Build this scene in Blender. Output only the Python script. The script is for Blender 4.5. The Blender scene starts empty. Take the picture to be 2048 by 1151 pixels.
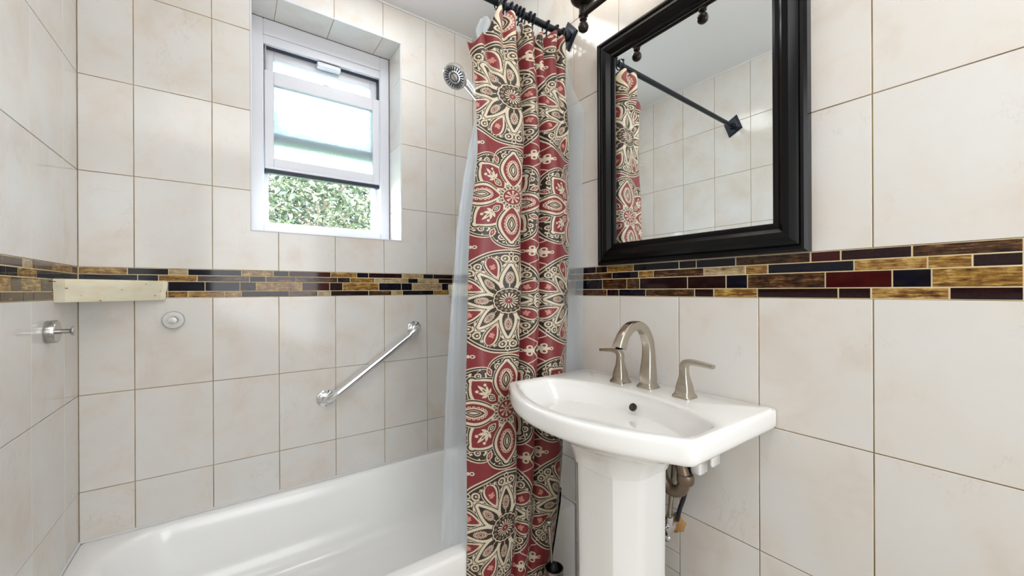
import bpy, bmesh, math, random
import numpy as np
from mathutils import Vector, Matrix, Euler
PI = math.pi
rnd = random.Random(7)
C = bpy.context.scene.collection
S = bpy.context.scene
W = 1.5215          # room width (tub length)
H0 = 1.20           # camera height
CEIL = 2.606
MZ0, MZ1 = 1.1784, 1.2858   # mosaic band
FRONT = -3.30

# ------------------------------------------------------------------ camera
cam_d = bpy.data.cameras.new('camera')
cam = bpy.data.objects.new('camera', cam_d)
C.objects.link(cam)
cam_d.sensor_fit = 'HORIZONTAL'
cam_d.sensor_width = 36.0
cam_d.lens = 779.63 / 2048 * 36.0
cam_d.shift_y = 4.68 / 2048
cam_d.clip_start = 0.02
yaw = 0.6209
cam.matrix_world = (Matrix.Translation((0.4227, -1.9061, H0)) @ Matrix.Rotation(-yaw, 4, 'Z')
                    @ Matrix.Rotation(PI / 2, 4, 'X') @ Matrix.Rotation(-0.0047, 4, 'Z'))
S.camera = cam

# ------------------------------------------------------------------ world, lights, exposure
w = bpy.data.worlds.new('world')
S.world = w
w.use_nodes = True
bg = w.node_tree.nodes['Background']
bg.inputs[0].default_value = (0.72, 0.86, 1.0, 1)
bg.inputs[1].default_value = 14.0
S.view_settings.view_transform = 'Standard'
S.view_settings.look = 'None'
S.view_settings.gamma = 1.0
S.view_settings.use_curve_mapping = False
S.view_settings.exposure = 0.59

def area(name, loc, target, sx, sy, power, col):
    d = bpy.data.lights.new(name, 'AREA')
    d.shape = 'RECTANGLE'; d.size = sx; d.size_y = sy
    d.energy = power; d.color = col
    o = bpy.data.objects.new(name, d)
    o.location = loc
    v = Vector(target) - Vector(loc)
    o.rotation_euler = v.to_track_quat('-Z', 'Y').to_euler()
    C.objects.link(o)
    return o
area('ceiling_fill_area', (0.46, -1.78, 2.595), (0.56, -1.20, 0.3), 0.85, 1.15, 9.5, (0.985, 0.99, 1.0))  # unseen soft fill panel added under the ceiling to even out the light
area('alcove_fill_area', (0.92, -0.40, 2.598), (0.80, -0.42, 0), 0.32, 0.40, 2.6, (0.94, 0.97, 1.0))  # added fill to brighten the tub alcove, kept out of view
area('front_fill_area', (0.74, -3.26, 1.20), (0.60, 0.0, 0.9), 1.0, 2.2, 24, (0.93, 0.965, 1.0))  # large added fill in front of the solid front wall, no doorway there
sd = bpy.data.lights.new('sun', 'SUN'); sd.energy = 7.0; sd.angle = 0.02; sd.color = (1.0, 0.93, 0.80)
so = bpy.data.objects.new('sun', sd); so.location = (0, -4, 8)
so.rotation_euler = Vector((0.45, 1.0, -0.95)).to_track_quat('-Z', 'Y').to_euler()
C.objects.link(so)

# ------------------------------------------------------------------ materials
def lin(r, g, b):
    f = lambda c: (c / 255 / 12.92) if c / 255 <= 0.04045 else ((c / 255 + 0.055) / 1.055) ** 2.4
    return (f(r), f(g), f(b), 1)

def mat(name, col, rough=0.5, metal=0.0, **kw):
    m = bpy.data.materials.new(name)
    m.use_nodes = True
    p = m.node_tree.nodes['Principled BSDF']
    p.inputs['Base Color'].default_value = col if len(col) == 4 else (*col, 1)
    p.inputs['Roughness'].default_value = rough
    p.inputs['Metallic'].default_value = metal
    for k, v in kw.items():
        p.inputs[k].default_value = v
    return m

class NT:
    def __init__(s, m):
        s.t = m.node_tree; s.p = s.t.nodes['Principled BSDF']
    def n(s, typ, **kw):
        o = s.t.nodes.new(typ)
        for k, v in kw.items():
            setattr(o, k, v)
        return o
    def l(s, a, b):
        s.t.links.new(a, b)
    def math(s, op, a, b=None, c=None):
        o = s.n('ShaderNodeMath', operation=op)
        for i, x in enumerate((a, b, c)):
            if x is None: continue
            if isinstance(x, (int, float)): o.inputs[i].default_value = x
            else: s.l(x, o.inputs[i])
        return o.outputs[0]
    def ramp(s, fac, stops, interp='LINEAR'):
        o = s.n('ShaderNodeValToRGB')
        o.color_ramp.interpolation = interp
        e = o.color_ramp.elements
        while len(e) < len(stops): e.new(0.5)
        for i, (p, c) in enumerate(stops):
            e[i].position = p
            e[i].color = c if len(c) == 4 else (*c, 1)
        s.l(fac, o.inputs[0])
        return o.outputs[0]
    def objvec(s, scale=(1, 1, 1), rand=True, rot=(0, 0, 0)):
        tc = s.n('ShaderNodeTexCoord')
        mp = s.n('ShaderNodeMapping')
        mp.inputs['Scale'].default_value = scale
        mp.inputs['Rotation'].default_value = rot
        s.l(tc.outputs['Object'], mp.inputs[0])
        if not rand: return mp.outputs[0]
        oi = s.n('ShaderNodeObjectInfo')
        sc = s.n('ShaderNodeVectorMath', operation='SCALE')
        sc.inputs[0].default_value = (37.0, 53.0, 71.0)
        s.l(oi.outputs['Random'], sc.inputs['Scale'])
        ad = s.n('ShaderNodeVectorMath', operation='ADD')
        s.l(mp.outputs[0], ad.inputs[0]); s.l(sc.outputs[0], ad.inputs[1])
        return ad.outputs[0]
    def noise(s, vec, scale, detail=3, rough=0.5, dist=0.0):
        o = s.n('ShaderNodeTexNoise')
        o.inputs['Scale'].default_value = scale; o.inputs['Detail'].default_value = detail
        o.inputs['Roughness'].default_value = rough; o.inputs['Distortion'].default_value = dist
        s.l(vec, o.inputs['Vector'])
        return o.outputs[0]
    def mix(s, fac, a, b, blend='MIX'):
        o = s.n('ShaderNodeMix', data_type='RGBA', blend_type=blend)
        if isinstance(fac, (int, float)): o.inputs[0].default_value = fac
        else: s.l(fac, o.inputs[0])
        for i, x in ((6, a), (7, b)):
            if isinstance(x, tuple): o.inputs[i].default_value = x if len(x) == 4 else (*x, 1)
            else: s.l(x, o.inputs[i])
        return o.outputs[2]
    def bump(s, h, strength=0.2, dist=0.001):
        b = s.n('ShaderNodeBump')
        b.inputs['Strength'].default_value = strength; b.inputs['Distance'].default_value = dist
        s.l(h, b.inputs['Height']); s.l(b.outputs[0], s.p.inputs['Normal'])

def tile_material():
    m = mat('cream_marble_tile', (0.6, 0.56, 0.5), 0.10)
    t = NT(m)
    v = t.objvec()
    cloud = t.noise(v, 5.0, 4, 0.55, 0.4)
    base = t.ramp(cloud, [(0.30, lin(216, 207, 197)), (0.47, lin(221, 217, 211)), (0.68, lin(222, 221, 218))])
    warm = t.ramp(t.noise(v, 9.0, 5, 0.62, 0.8), [(0.54, (0, 0, 0)), (0.74, (1, 1, 1))])
    c = t.mix(t.math('MULTIPLY', warm, 0.42), base, lin(220, 200, 182))
    v2 = t.objvec(scale=(1.0, 1.0, 0.55), rot=(0, 0.6, 0))
    n = t.noise(v2, 4.2, 5, 0.6, 0.9)
    ridge = t.math('ABSOLUTE', t.math('SUBTRACT', n, 0.5))
    vein = t.ramp(ridge, [(0.0, (1, 1, 1)), (0.007, (0, 0, 0))])
    gate = t.ramp(t.noise(v, 7.0, 2), [(0.50, (0, 0, 0)), (0.68, (1, 1, 1))])
    c = t.mix(t.math('MULTIPLY', t.math('MULTIPLY', vein, gate), 0.18), c, lin(166, 140, 122))
    chip = t.ramp(t.noise(v, 85.0, 2, 0.5, 1.2), [(0.70, (0, 0, 0)), (0.76, (1, 1, 1))])
    c = t.mix(t.math('MULTIPLY', t.math('MULTIPLY', chip, gate), 0.30), c, lin(176, 160, 146))
    t.l(c, t.p.inputs['Base Color'])
    t.l(t.math('MULTIPLY_ADD', cloud, 0.10, 0.07), t.p.inputs['Roughness'])
    t.bump(t.noise(t.objvec(), 14.0, 2), 0.06, 0.002)
    t.p.inputs['Specular IOR Level'].default_value = 0.40
    return m

def grout_material(name, a, b):
    m = mat(name, a, 0.85)
    t = NT(m)
    v = t.objvec(rand=False)
    t.l(t.ramp(t.noise(v, 6.0, 4), [(0.35, a), (0.65, b)]), t.p.inputs['Base Color'])
    return m

def glass_tile(name, a, b):
    m = mat(name, a, 0.06)
    t = NT(m)
    t.l(t.ramp(t.noise(t.objvec(scale=(1, 1, 4)), 30.0, 3), [(0.3, a), (0.75, b)]), t.p.inputs['Base Color'])
    t.p.inputs['Specular IOR Level'].default_value = 0.3
    return m

def foil_tile(name, dark, mid, light, rot=0.0, thr=0.0):
    m = mat(name, mid, 0.09)
    t = NT(m)
    v = t.objvec(scale=(26, 26, 260), rot=(0, rot, 0))
    n = t.noise(v, 1.0, 6, 0.68, 0.7)
    v2 = t.objvec(scale=(1, 1, 1))
    n2 = t.noise(v2, 45.0, 4, 0.6, 0.5)
    mx = t.math('ADD', t.math('MULTIPLY', n, 0.68), t.math('MULTIPLY', n2, 0.32))
    t.l(t.ramp(mx, [(0.36 + thr, dark), (0.48 + thr, mid), (0.60 + thr, light), (0.72, mid)]), t.p.inputs['Base Color'])
    t.p.inputs['Specular IOR Level'].default_value = 0.35
    t.bump(mx, 0.15, 0.001)
    return m

M = {}
M['tile'] = tile_material()
M['grout'] = grout_material('brown_stained_grout', lin(184, 160, 116), lin(128, 104, 68))
M['grout_light'] = grout_material('cream_grout', lin(222, 208, 172), lin(206, 186, 142))
M['b'] = glass_tile('black_glass_tile', lin(10, 10, 18), lin(18, 18, 34))
M['d'] = glass_tile('oxblood_glass_tile', lin(38, 14, 16), lin(26, 12, 18))
M['r'] = glass_tile('dark_red_glass_tile', lin(66, 12, 14), lin(48, 12, 14))
M['g'] = foil_tile('gold_foil_tile', lin(50, 28, 12), lin(134, 96, 44), lin(196, 164, 90), 0.12, 0.02)
M['n'] = foil_tile('brown_foil_tile', lin(30, 15, 10), lin(78, 50, 28), lin(150, 112, 70), -0.05, 0.06)
M['l'] = foil_tile('grey_gold_foil_tile', lin(86, 66, 46), lin(160, 136, 100), lin(198, 182, 148), 0.3)
M['s'] = foil_tile('striped_gold_foil_tile', lin(60, 34, 20), lin(146, 106, 54), lin(202, 172, 104), 0.0, 0.02)
M['enamel'] = mat('white_enamel', lin(245, 245, 243), 0.22, **{'Coat Weight': 0.25, 'Coat Roughness': 0.08})
M['porcelain'] = mat('white_porcelain', lin(247, 247, 245), 0.07, **{'Coat Weight': 0.6, 'Coat Roughness': 0.02})
M['chrome'] = mat('chrome', (0.78, 0.79, 0.81), 0.07, 1.0)
M['nickel'] = mat('brushed_nickel', (0.54, 0.49, 0.42), 0.24, 1.0)
M['steel'] = mat('satin_steel', (0.46, 0.45, 0.43), 0.24, 1.0)
M['bronze'] = mat('dark_bronze', lin(42, 36, 34), 0.30, 0.6)
M['rod'] = mat('black_metal', lin(38, 42, 50), 0.35, 0.7)
M['black'] = mat('black_lacquer', lin(5, 5, 7), 0.25, 0.0, **{'Specular IOR Level': 0.22})
M['mirror'] = mat('silvered_mirror', (0.90, 0.93, 0.93), 0.0, 1.0)
M['vinyl'] = mat('white_vinyl_frame', lin(216, 217, 224), 0.30)
M['paint'] = mat('ceiling_paint', lin(226, 226, 226), 0.6)
M['rubber'] = mat('dark_rubber', lin(32, 34, 52), 0.5)
M['stone'] = mat('travertine', lin(226, 214, 180), 0.45)
t = NT(M['stone'])
n = t.noise(t.objvec(scale=(1, 1, 2)), 18.0, 4)
c = t.ramp(n, [(0.3, lin(220, 210, 180)), (0.7, lin(232, 226, 206))])
vo = t.n('ShaderNodeTexVoronoi'); vo.inputs['Scale'].default_value = 60
t.l(t.objvec(scale=(0.6, 0.6, 1.3)), vo.inputs['Vector'])
pit = t.ramp(vo.outputs['Distance'], [(0.10, (1, 1, 1)), (0.16, (0, 0, 0))])
gate = t.ramp(t.noise(t.objvec(), 25.0, 2), [(0.46, (0, 0, 0)), (0.54, (1, 1, 1))])
pm = t.math('MULTIPLY', pit, gate)
t.l(t.mix(pm, c, lin(120, 96, 60)), t.p.inputs['Base Color'])
t.bump(t.math('MULTIPLY', pm, -1.0), 0.6, 0.002)
M['floor'] = grout_material('floor_tile', lin(190, 182, 170), lin(176, 166, 152))
M['leaf'] = mat('leaves', lin(120, 150, 70), 0.55)
t = NT(M['leaf'])
t.l(t.ramp(t.noise(t.objvec(rand=False), 7.0, 5, 0.7), [(0.32, lin(26, 36, 28)), (0.5, lin(58, 68, 46)), (0.68, lin(124, 118, 88))]), t.p.inputs['Base Color'])
t.p.inputs['Subsurface Weight'].default_value = 0.0
M['bark'] = mat('bark', lin(110, 96, 80), 0.9)
M['grass'] = mat('grass_ground', lin(96, 120, 62), 0.9)
M['rust'] = mat('rusty_putty', lin(176, 136, 84), 0.8)
M['braid'] = mat('braided_steel', (0.45, 0.40, 0.33), 0.35, 1.0)
t = NT(M['braid'])
wv = t.n('ShaderNodeTexWave'); wv.inputs['Scale'].default_value = 220; wv.bands_direction = 'DIAGONAL'
t.l(t.objvec(rand=False), wv.inputs['Vector'])
t.bump(wv.outputs['Fac'], 0.6, 0.001)
M['hose'] = mat('black_hose', lin(22, 24, 36), 0.4)
M['pvc'] = mat('old_pipe', lin(120, 104, 88), 0.35, 0.5)
M['nozzle'] = mat('dark_nozzle', lin(40, 44, 62), 0.4)

# lamp glass (gives off light)
m = mat('lit_frosted_glass', (1, 0.93, 0.82), 0.4)
m.node_tree.nodes['Principled BSDF'].inputs['Emission Color'].default_value = (1, 0.90, 0.76, 1)
m.node_tree.nodes['Principled BSDF'].inputs['Emission Strength'].default_value = 1.5
M['lampglass'] = m

def veil(name, col, transp, rough, transl=0.5):
    m = bpy.data.materials.new(name); m.use_nodes = True
    nt = m.node_tree
    nt.nodes.remove(nt.nodes['Principled BSDF'])
    out = nt.nodes['Material Output']
    tr = nt.nodes.new('ShaderNodeBsdfTransparent'); tr.inputs[0].default_value = (0.97, 0.985, 1, 1)
    tl = nt.nodes.new('ShaderNodeBsdfTranslucent'); tl.inputs[0].default_value = col
    df = nt.nodes.new('ShaderNodeBsdfDiffuse'); df.inputs[0].default_value = col
    gl = nt.nodes.new('ShaderNodeBsdfGlossy'); gl.inputs[0].default_value = (1, 1, 1, 1); gl.inputs['Roughness'].default_value = rough
    a = nt.nodes.new('ShaderNodeMixShader'); a.inputs[0].default_value = transl
    nt.links.new(df.outputs[0], a.inputs[1]); nt.links.new(tl.outputs[0], a.inputs[2])
    b = nt.nodes.new('ShaderNodeMixShader'); b.inputs[0].default_value = transp
    nt.links.new(a.outputs[0], b.inputs[1]); nt.links.new(tr.outputs[0], b.inputs[2])
    fr = nt.nodes.new('ShaderNodeFresnel'); fr.inputs[0].default_value = 1.25
    c = nt.nodes.new('ShaderNodeMixShader')
    nt.links.new(fr.outputs[0], c.inputs[0])
    nt.links.new(b.outputs[0], c.inputs[1]); nt.links.new(gl.outputs[0], c.inputs[2])
    nt.links.new(c.outputs[0], out.inputs[0])
    return m
M['liner'] = veil('clear_frosted_vinyl', (0.84, 0.92, 1.0, 1), 0.60, 0.12, 0.6)
M['frost'] = veil('frosted_window_glass', (0.50, 0.535, 0.54, 1), 0.40, 0.25, 0.95)
# ------------------------------------------------------------------ mesh helpers
class MB:
    def __init__(s):
        s.v = []; s.f = []; s.uv = None
    def add(s, vs, fs):
        o = len(s.v)
        s.v += [tuple(v) for v in vs]; s.f += [tuple(i + o for i in f) for f in fs]
        return s
    def box(s, a, b, bev=0.0):
        x0, y0, z0 = [min(a[i], b[i]) for i in range(3)]
        x1, y1, z1 = [max(a[i], b[i]) for i in range(3)]
        bev = min(bev, (x1 - x0) * .45, (y1 - y0) * .45, (z1 - z0) * .45)
        if bev <= 0:
            vs = [(x0,y0,z0),(x1,y0,z0),(x1,y1,z0),(x0,y1,z0),(x0,y0,z1),(x1,y0,z1),(x1,y1,z1),(x0,y1,z1)]
            return s.add(vs, [(0,3,2,1),(4,5,6,7),(0,1,5,4),(1,2,6,5),(2,3,7,6),(3,0,4,7)])
        def ring(z, ins):
            i = ins; e = bev + ins
            return [(x0+e,y0+i,z),(x1-e,y0+i,z),(x1-i,y0+e,z),(x1-i,y1-e,z),(x1-e,y1-i,z),(x0+e,y1-i,z),(x0+i,y1-e,z),(x0+i,y0+e,z)]
        rs = [ring(z0, bev*.6), ring(z0+bev, 0), ring(z1-bev, 0), ring(z1, bev*.6)]
        return s.loft(rs, True)
    def loft(s, rings, caps=True, closed=False):
        n = len(rings[0]); vs = [p for r in rings for p in r]; fs = []
        m = len(rings)
        for i in range(m if closed else m - 1):
            for j in range(n):
                a = i*n+j; b = i*n+(j+1) % n; c = ((i+1) % m)*n+(j+1) % n; d = ((i+1) % m)*n+j
                fs.append((a, b, c, d))
        if caps and not closed:
            fs.append(tuple(reversed(range(n)))); fs.append(tuple((m-1)*n + j for j in range(n)))
        return s.add(vs, fs)
    def lathe(s, prof, origin=(0,0,0), axis=(0,0,1), seg=32):
        ax = Vector(axis).normalized(); q = ax.to_track_quat('Z', 'Y').to_matrix(); o = Vector(origin)
        rings = []
        for r, h in prof:
            r = max(r, 1e-5)
            rings.append([tuple(o + q @ Vector((r*math.cos(2*PI*k/seg), r*math.sin(2*PI*k/seg), h))) for k in range(seg)])
        return s.loft(rings, True)
    def tube(s, path, rad, seg=14, sect=None, up=(0,0,1), caps=True):
        P = [Vector(p) for p in path]; n = len(P)
        if not hasattr(rad, '__len__'): rad = [rad]*n
        rings = []; N = None
        for i in range(n):
            t = (P[min(i+1,n-1)] - P[max(i-1,0)]).normalized()
            if N is None:
                N = Vector(up) - t*t.dot(Vector(up))
                if N.length < 1e-4: N = Vector((1,0,0)) - t*t.x
                N.normalize()
            else:
                N = (N - t*t.dot(N)).normalized()
            B = t.cross(N)
            if sect is None:
                rings.append([tuple(P[i] + rad[i]*(math.cos(2*PI*k/seg)*N + math.sin(2*PI*k/seg)*B)) for k in range(seg)])
            else:
                rings.append([tuple(P[i] + rad[i]*(a*N + b*B)) for a, b in sect])
        return s.loft(rings, caps)
    def build(s, name, m, parent=None, smooth=False, auto=None, weld=False):
        me = bpy.data.meshes.new(name)
        me.from_pydata(s.v, [], s.f)
        bm = bmesh.new(); bm.from_mesh(me)
        if weld: bmesh.ops.remove_doubles(bm, verts=bm.verts, dist=1e-5)
        bmesh.ops.recalc_face_normals(bm, faces=bm.faces)
        if auto is not None:
            for f in bm.faces: f.smooth = True
            for e in bm.edges:
                if len(e.link_faces) == 2 and e.calc_face_angle(0) > math.radians(auto): e.smooth = False
        elif smooth:
            for f in bm.faces: f.smooth = True
        bm.to_mesh(me); bm.free()
        me.materials.append(m)
        o = bpy.data.objects.new(name, me)
        C.objects.link(o)
        if parent is not None:
            o.parent = parent
            o.matrix_parent_inverse = Matrix.Translation(-Vector(world_loc(parent)))
        return o

def world_loc(o):
    v = Vector(o.location)
    p = o.parent
    if p is not None and not o.get('abs0'):
        pass
    return v

def empty(name, loc=(0, 0, 0)):
    o = bpy.data.objects.new(name, None); o.location = loc; o.empty_display_size = 0.05
    C.objects.link(o)
    return o
def tag(o, label=None, cat=None, group=None, kind=None):
    if label: o['label'] = label
    if cat: o['category'] = cat
    if group: o['group'] = group
    if kind: o['kind'] = kind
    return o
def smoothpath(pts, n=8):
    P = [Vector(p) for p in pts]; out = []
    for i in range(len(P)-1):
        p0 = P[max(i-1,0)]; p1 = P[i]; p2 = P[i+1]; p3 = P[min(i+2,len(P)-1)]
        for k in range(n):
            t = k/n
            out.append(0.5*((2*p1)+(p2-p0)*t+(2*p0-5*p1+4*p2-p3)*t*t+(-p0+3*p1-3*p2+p3)*t**3))
    out.append(P[-1])
    return out
def sinterp(vals, n=8):
    return [p[0] for p in smoothpath([(v, 0, 0) for v in vals], n)]

# ------------------------------------------------------------------ room shell
GR = 0.0020   # grout recess
# window opening in the back wall
WX0, WX1, WZ0, WZ1 = 0.486, 1.108, 1.452, 2.434
T = 0.25
mb = MB()
for a, b in [((-T, GR, 0), (WX0, T, CEIL)), ((WX1, GR, 0), (W+T, T, CEIL)), ((WX0, GR, 0), (WX1, T, WZ0-GR)), ((WX0, GR, WZ1+GR), (WX1, T, CEIL))]:
    mb.box(a, b)
wall_back = tag(mb.build('wall_back', M['grout']), kind='structure')
wall_right = tag(MB().box((W+GR, FRONT, 0), (W+T, GR, CEIL)).build('wall_right', M['grout']), kind='structure')
wall_left = tag(MB().box((-T, FRONT, 0), (-GR, GR, CEIL)).build('wall_left', M['grout']), kind='structure')
wall_front = tag(MB().box((-T, FRONT-T, 0), (W+T, FRONT, CEIL)).build('wall_front', M['paint']), kind='structure')
floor = tag(MB().box((-T, FRONT-T, -0.1), (W+T, T, 0)).build('floor', M['floor']), kind='structure')
ceiling = tag(MB().box((-T, FRONT-T, CEIL), (W+T, T, CEIL+0.1)).build('ceiling', M['paint']), kind='structure')
mb = MB()   # bead of caulk where walls meet the ceiling
mb.box((0, -0.007, CEIL-0.007), (W, 0.0, CEIL)); mb.box((W-0.007, FRONT, CEIL-0.007), (W, -0.007, CEIL)); mb.box((0, FRONT, CEIL-0.007), (0.007, -0.007, CEIL))
tag(mb.build('trim_1', M['paint']), kind='structure')

mesh_cache = {}
def tile_mesh(poly, th, bev, m, name):
    """poly: rectilinear CCW outline in local (x,z); front face at y=0 facing -y"""
    key = (tuple((round(a, 4), round(b, 4)) for a, b in poly), th, m.name)
    if key in mesh_cache: return mesh_cache[key]
    n = len(poly); ins = []
    for i in range(n):
        a = Vector(poly[i-1]); b = Vector(poly[i]); c = Vector(poly[(i+1) % n])
        d1 = (b-a).normalized(); d2 = (c-b).normalized()
        n1 = Vector((-d1.y, d1.x)); n2 = Vector((-d2.y, d2.x))
        ins.append(b + (n1+n2)*bev)
    vs = [(p[0], th, p[1]) for p in poly] + [(p[0], bev, p[1]) for p in poly] + [(p[0], 0, p[1]) for p in ins]
    fs = []
    for i in range(n):
        j = (i+1) % n
        fs.append((i, j, n+j, n+i)); fs.append((n+i, n+j, 2*n+j, 2*n+i))
    fs.append(tuple(2*n+i for i in range(n)))
    me = bpy.data.meshes.new(name); me.from_pydata(vs, [], fs); me.validate()
    me.materials.append(m)
    mesh_cache[key] = me
    return me
def put_tile(wall, name, poly, loc, rotz, m, th=GR, bev=0.0008, rot=None):
    cx = sum(p[0] for p in poly)/len(poly); cz = sum(p[1] for p in poly)/len(poly)
    q = [(p[0]-cx, p[1]-cz) for p in poly]
    o = bpy.data.objects.new(name, tile_mesh(q, th, bev, m, name))
    R = Matrix.Rotation(rotz, 4, 'Z') if rot is None else rot
    o.matrix_world = Matrix.Translation(loc) @ R @ Matrix.Translation((cx, rnd.uniform(-1, 1)*0.0003, cz))
    C.objects.link(o); o.parent = wall
    return o
G = 0.00115    # half joint
def rect(x0, x1, z0, z1, g=G): return [(x0+g, z0+g), (x1-g, z0+g), (x1-g, z1-g), (x0+g, z1-g)]
rows = [(max(0, MZ0-(k+1)*.325), MZ0-k*.325) for k in range(4)] + [(MZ1+k*.325, min(CEIL, MZ1+(k+1)*.325)) for k in range(4)]
rows[-1] = (rows[-1][0], CEIL)
def cut(x0, x1, z0, z1, hole):
    """outline of a tile minus the hole, None when swallowed"""
    hx0, hx1, hz0, hz1 = hole
    if x1 <= hx0+.004 or x0 >= hx1-.004 or z1 <= hz0+.004 or z0 >= hz1-.004: return rect(x0, x1, z0, z1)
    a0, a1, b0, b1 = x0+G, x1-G, z0+G, z1-G
    inx0, inx1 = hx0 > x0+.004, hx1 < x1-.004
    inz0, inz1 = hz0 > z0+.004, hz1 < z1-.004
    if not inz0 and not inz1:
        if inx0: return rect(x0, hx0+G, z0, z1)
        if inx1: return rect(hx1-G, x1, z0, z1)
        return None
    if not inx0 and not inx1:
        return rect(x0, x1, z0, hz0+G) if inz0 else rect(x0, x1, hz1-G, z1)
    if inz0 and inx0: return [(a0,b0),(a1,b0),(a1,hz0),(hx0,hz0),(hx0,b1),(a0,b1)]
    if inz0 and inx1: return [(a0,b0),(a1,b0),(a1,b1),(hx1,b1),(hx1,hz0),(a0,hz0)]
    if inz1 and inx0: return [(a0,b0),(hx0,b0),(hx0,hz1),(a1,hz1),(a1,b1),(a0,b1)]
    return [(hx1,b0),(a1,b0),(a1,b1),(a0,b1),(a0,hz1),(hx1,hz1)]

colsB = [0.0, .1371, .3581, .5791, .8001, 1.0211, 1.2421, 1.410, W]
for z0, z1 in rows:
    for x0, x1 in zip(colsB, colsB[1:]):
        p = cut(x0, x1, z0, z1, (WX0-.004, WX1+.004, WZ0-.004, WZ1+.004))
        if p: put_tile(wall_back, 'tile', p, (0, 0, 0), 0, M['tile'])
colsR = [0.0, .133, .354] + [.5751+.221*k for k in range(13)]
colsR = [c for c in colsR if c < -FRONT] + [-FRONT]
for z0, z1 in rows:
    for x0, x1 in zip(colsR, colsR[1:]):
        if abs(z1-.528) < .01 and abs(x1-1.238) < .004:      # tile patched around the supply pipe
            for a, b in ((z0, .337), (.337, .398), (.398, z1)):
                put_tile(wall_right, 'tile', rect(x0, x1, a, b), (W, 0, 0), -PI/2, M['tile'])
            continue
        put_tile(wall_right, 'tile', rect(x0, x1, z0, z1), (W, 0, 0), -PI/2, M['tile'])
colsL = [0.0, .133] + [.372+.221*k for k in range(14)]
colsL = [c for c in colsL if c < -FRONT] + [-FRONT]
for z0, z1 in rows:
    for x0, x1 in zip(colsL, colsL[1:]):
        put_tile(wall_left, 'tile', rect(-x1, -x0, z0, z1), (0, 0, 0), PI/2, M['tile'])

# mosaic band ------------------------------------------------------
u = .0236
mz = [MZ1, MZ1-u, MZ1-2*u, MZ0+u, MZ0]
for wl, a, b in ((wall_back, (0, .0006, MZ0), (W, GR, MZ1)), (wall_right, (W+.0006, FRONT, MZ0), (W+GR, 0, MZ1)), (wall_left, (-GR, FRONT, MZ0), (-.0006, 0, MZ1))):
    o = MB().box(a, b).build('grout_band', M['grout_light'], wl)
Rr = [  # right wall, metres from the corner (from the photograph)
 [(22,118,'b'),(118,168,'d'),(168,286,'g'),(286,492,'b'),(492,570,'b'),(570,748,'b'),(748,1085,'n'),(1087,1222,'r'),(1222,1543,'d'),(1545,2048,'n')],
 [(22,190,'n'),(190,308,'b'),(308,376,'g'),(376,604,'n'),(604,792,'l'),(792,893,'s'),(893,1282,'b'),(1282,1614,'s'),(1614,1816,'g'),(1816,2048,'d')],
 [(22,146,'b'),(146,256,'n'),(256,314,'n'),(314,530,'d'),(530,704,'d'),(704,801,'b'),(801,1152,'n'),(1152,1454,'r'),(1454,1632,'b'),(1632,2048,'g')],
 [(22,166,'n'),(166,220,'d'),(220,341,'b'),(341,562,'n'),(562,648,'d'),(648,845,'g'),(845,1210,'d'),(1210,1358,'d'),(1358,1712,'s'),(1712,2048,'d')]]
Br = [
 [(4,256,'g'),(256,478,'b'),(478,582,'l'),(582,870,'b'),(870,1042,'g'),(1042,1126,'d'),(1126,1352,'r'),(1352,1492,'g'),(1492,1556,'b'),(1556,1736,'d'),(1736,1850,'l'),(1850,1904,'b'),(1904,2008,'d')],
 [(4,311,'b'),(311,423,'b'),(423,632,'g'),(632,914,'n'),(914,1002,'d'),(1002,1164,'n'),(1164,1388,'n'),(1388,1456,'d'),(1456,1588,'g'),(1588,1768,'l'),(1768,1822,'b'),(1822,1932,'l'),(1932,2008,'d')],
 [(4,200,'b'),(200,473,'b'),(473,674,'b'),(674,862,'b'),(862,950,'d'),(950,1197,'g'),(1197,1346,'r'),(1346,1416,'d'),(1416,1611,'g'),(1611,1732,'b'),(1732,1790,'b'),(1790,1950,'l'),(1950,2008,'b')],
 [(4,180,'n'),(180,360,'b'),(360,473,'g'),(473,582,'g'),(582,779,'s'),(779,870,'g'),(870,1127,'d'),(1127,1281,'n'),(1281,1352,'l'),(1352,1556,'d'),(1556,1680,'n'),(1680,1739,'l'),(1739,1905,'b'),(1905,2008,'g')]]
Lr = [[(46,160,'n'),(66,66,''),(0,46,'l')], [], [], []]
f_, s_, c_ = 779.63, math.sin(yaw), math.cos(yaw)
def px_back(px):      # metres along the back wall under a pixel column of the band
    k = (px-1024)/f_; return 0.4227 + (s_+k*c_)/(c_-k*s_)*1.9061
def px_right(px):
    k = (px-1024)/f_; return 1.9061 - (c_-k*s_)/(s_+k*c_)*(W-0.4227)
def px_left(px):
    k = (px-1024)/f_; return 1.9061 + (c_-k*s_)/(s_+k*c_)*0.4227
def fill(start, end, seed):
    r = random.Random(seed); out = []; x = start; last = ''
    while x < end-.004:
        L = r.choice([.045, .06, .09, .12, .15]); k = r.choice([c for c in 'bdrgnlsbdn' if c != last]); last = k
        e = min(end, x+L)
        if end-e < .02: e = end
        out.append((x, e, k)); x = e
    return out
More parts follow.
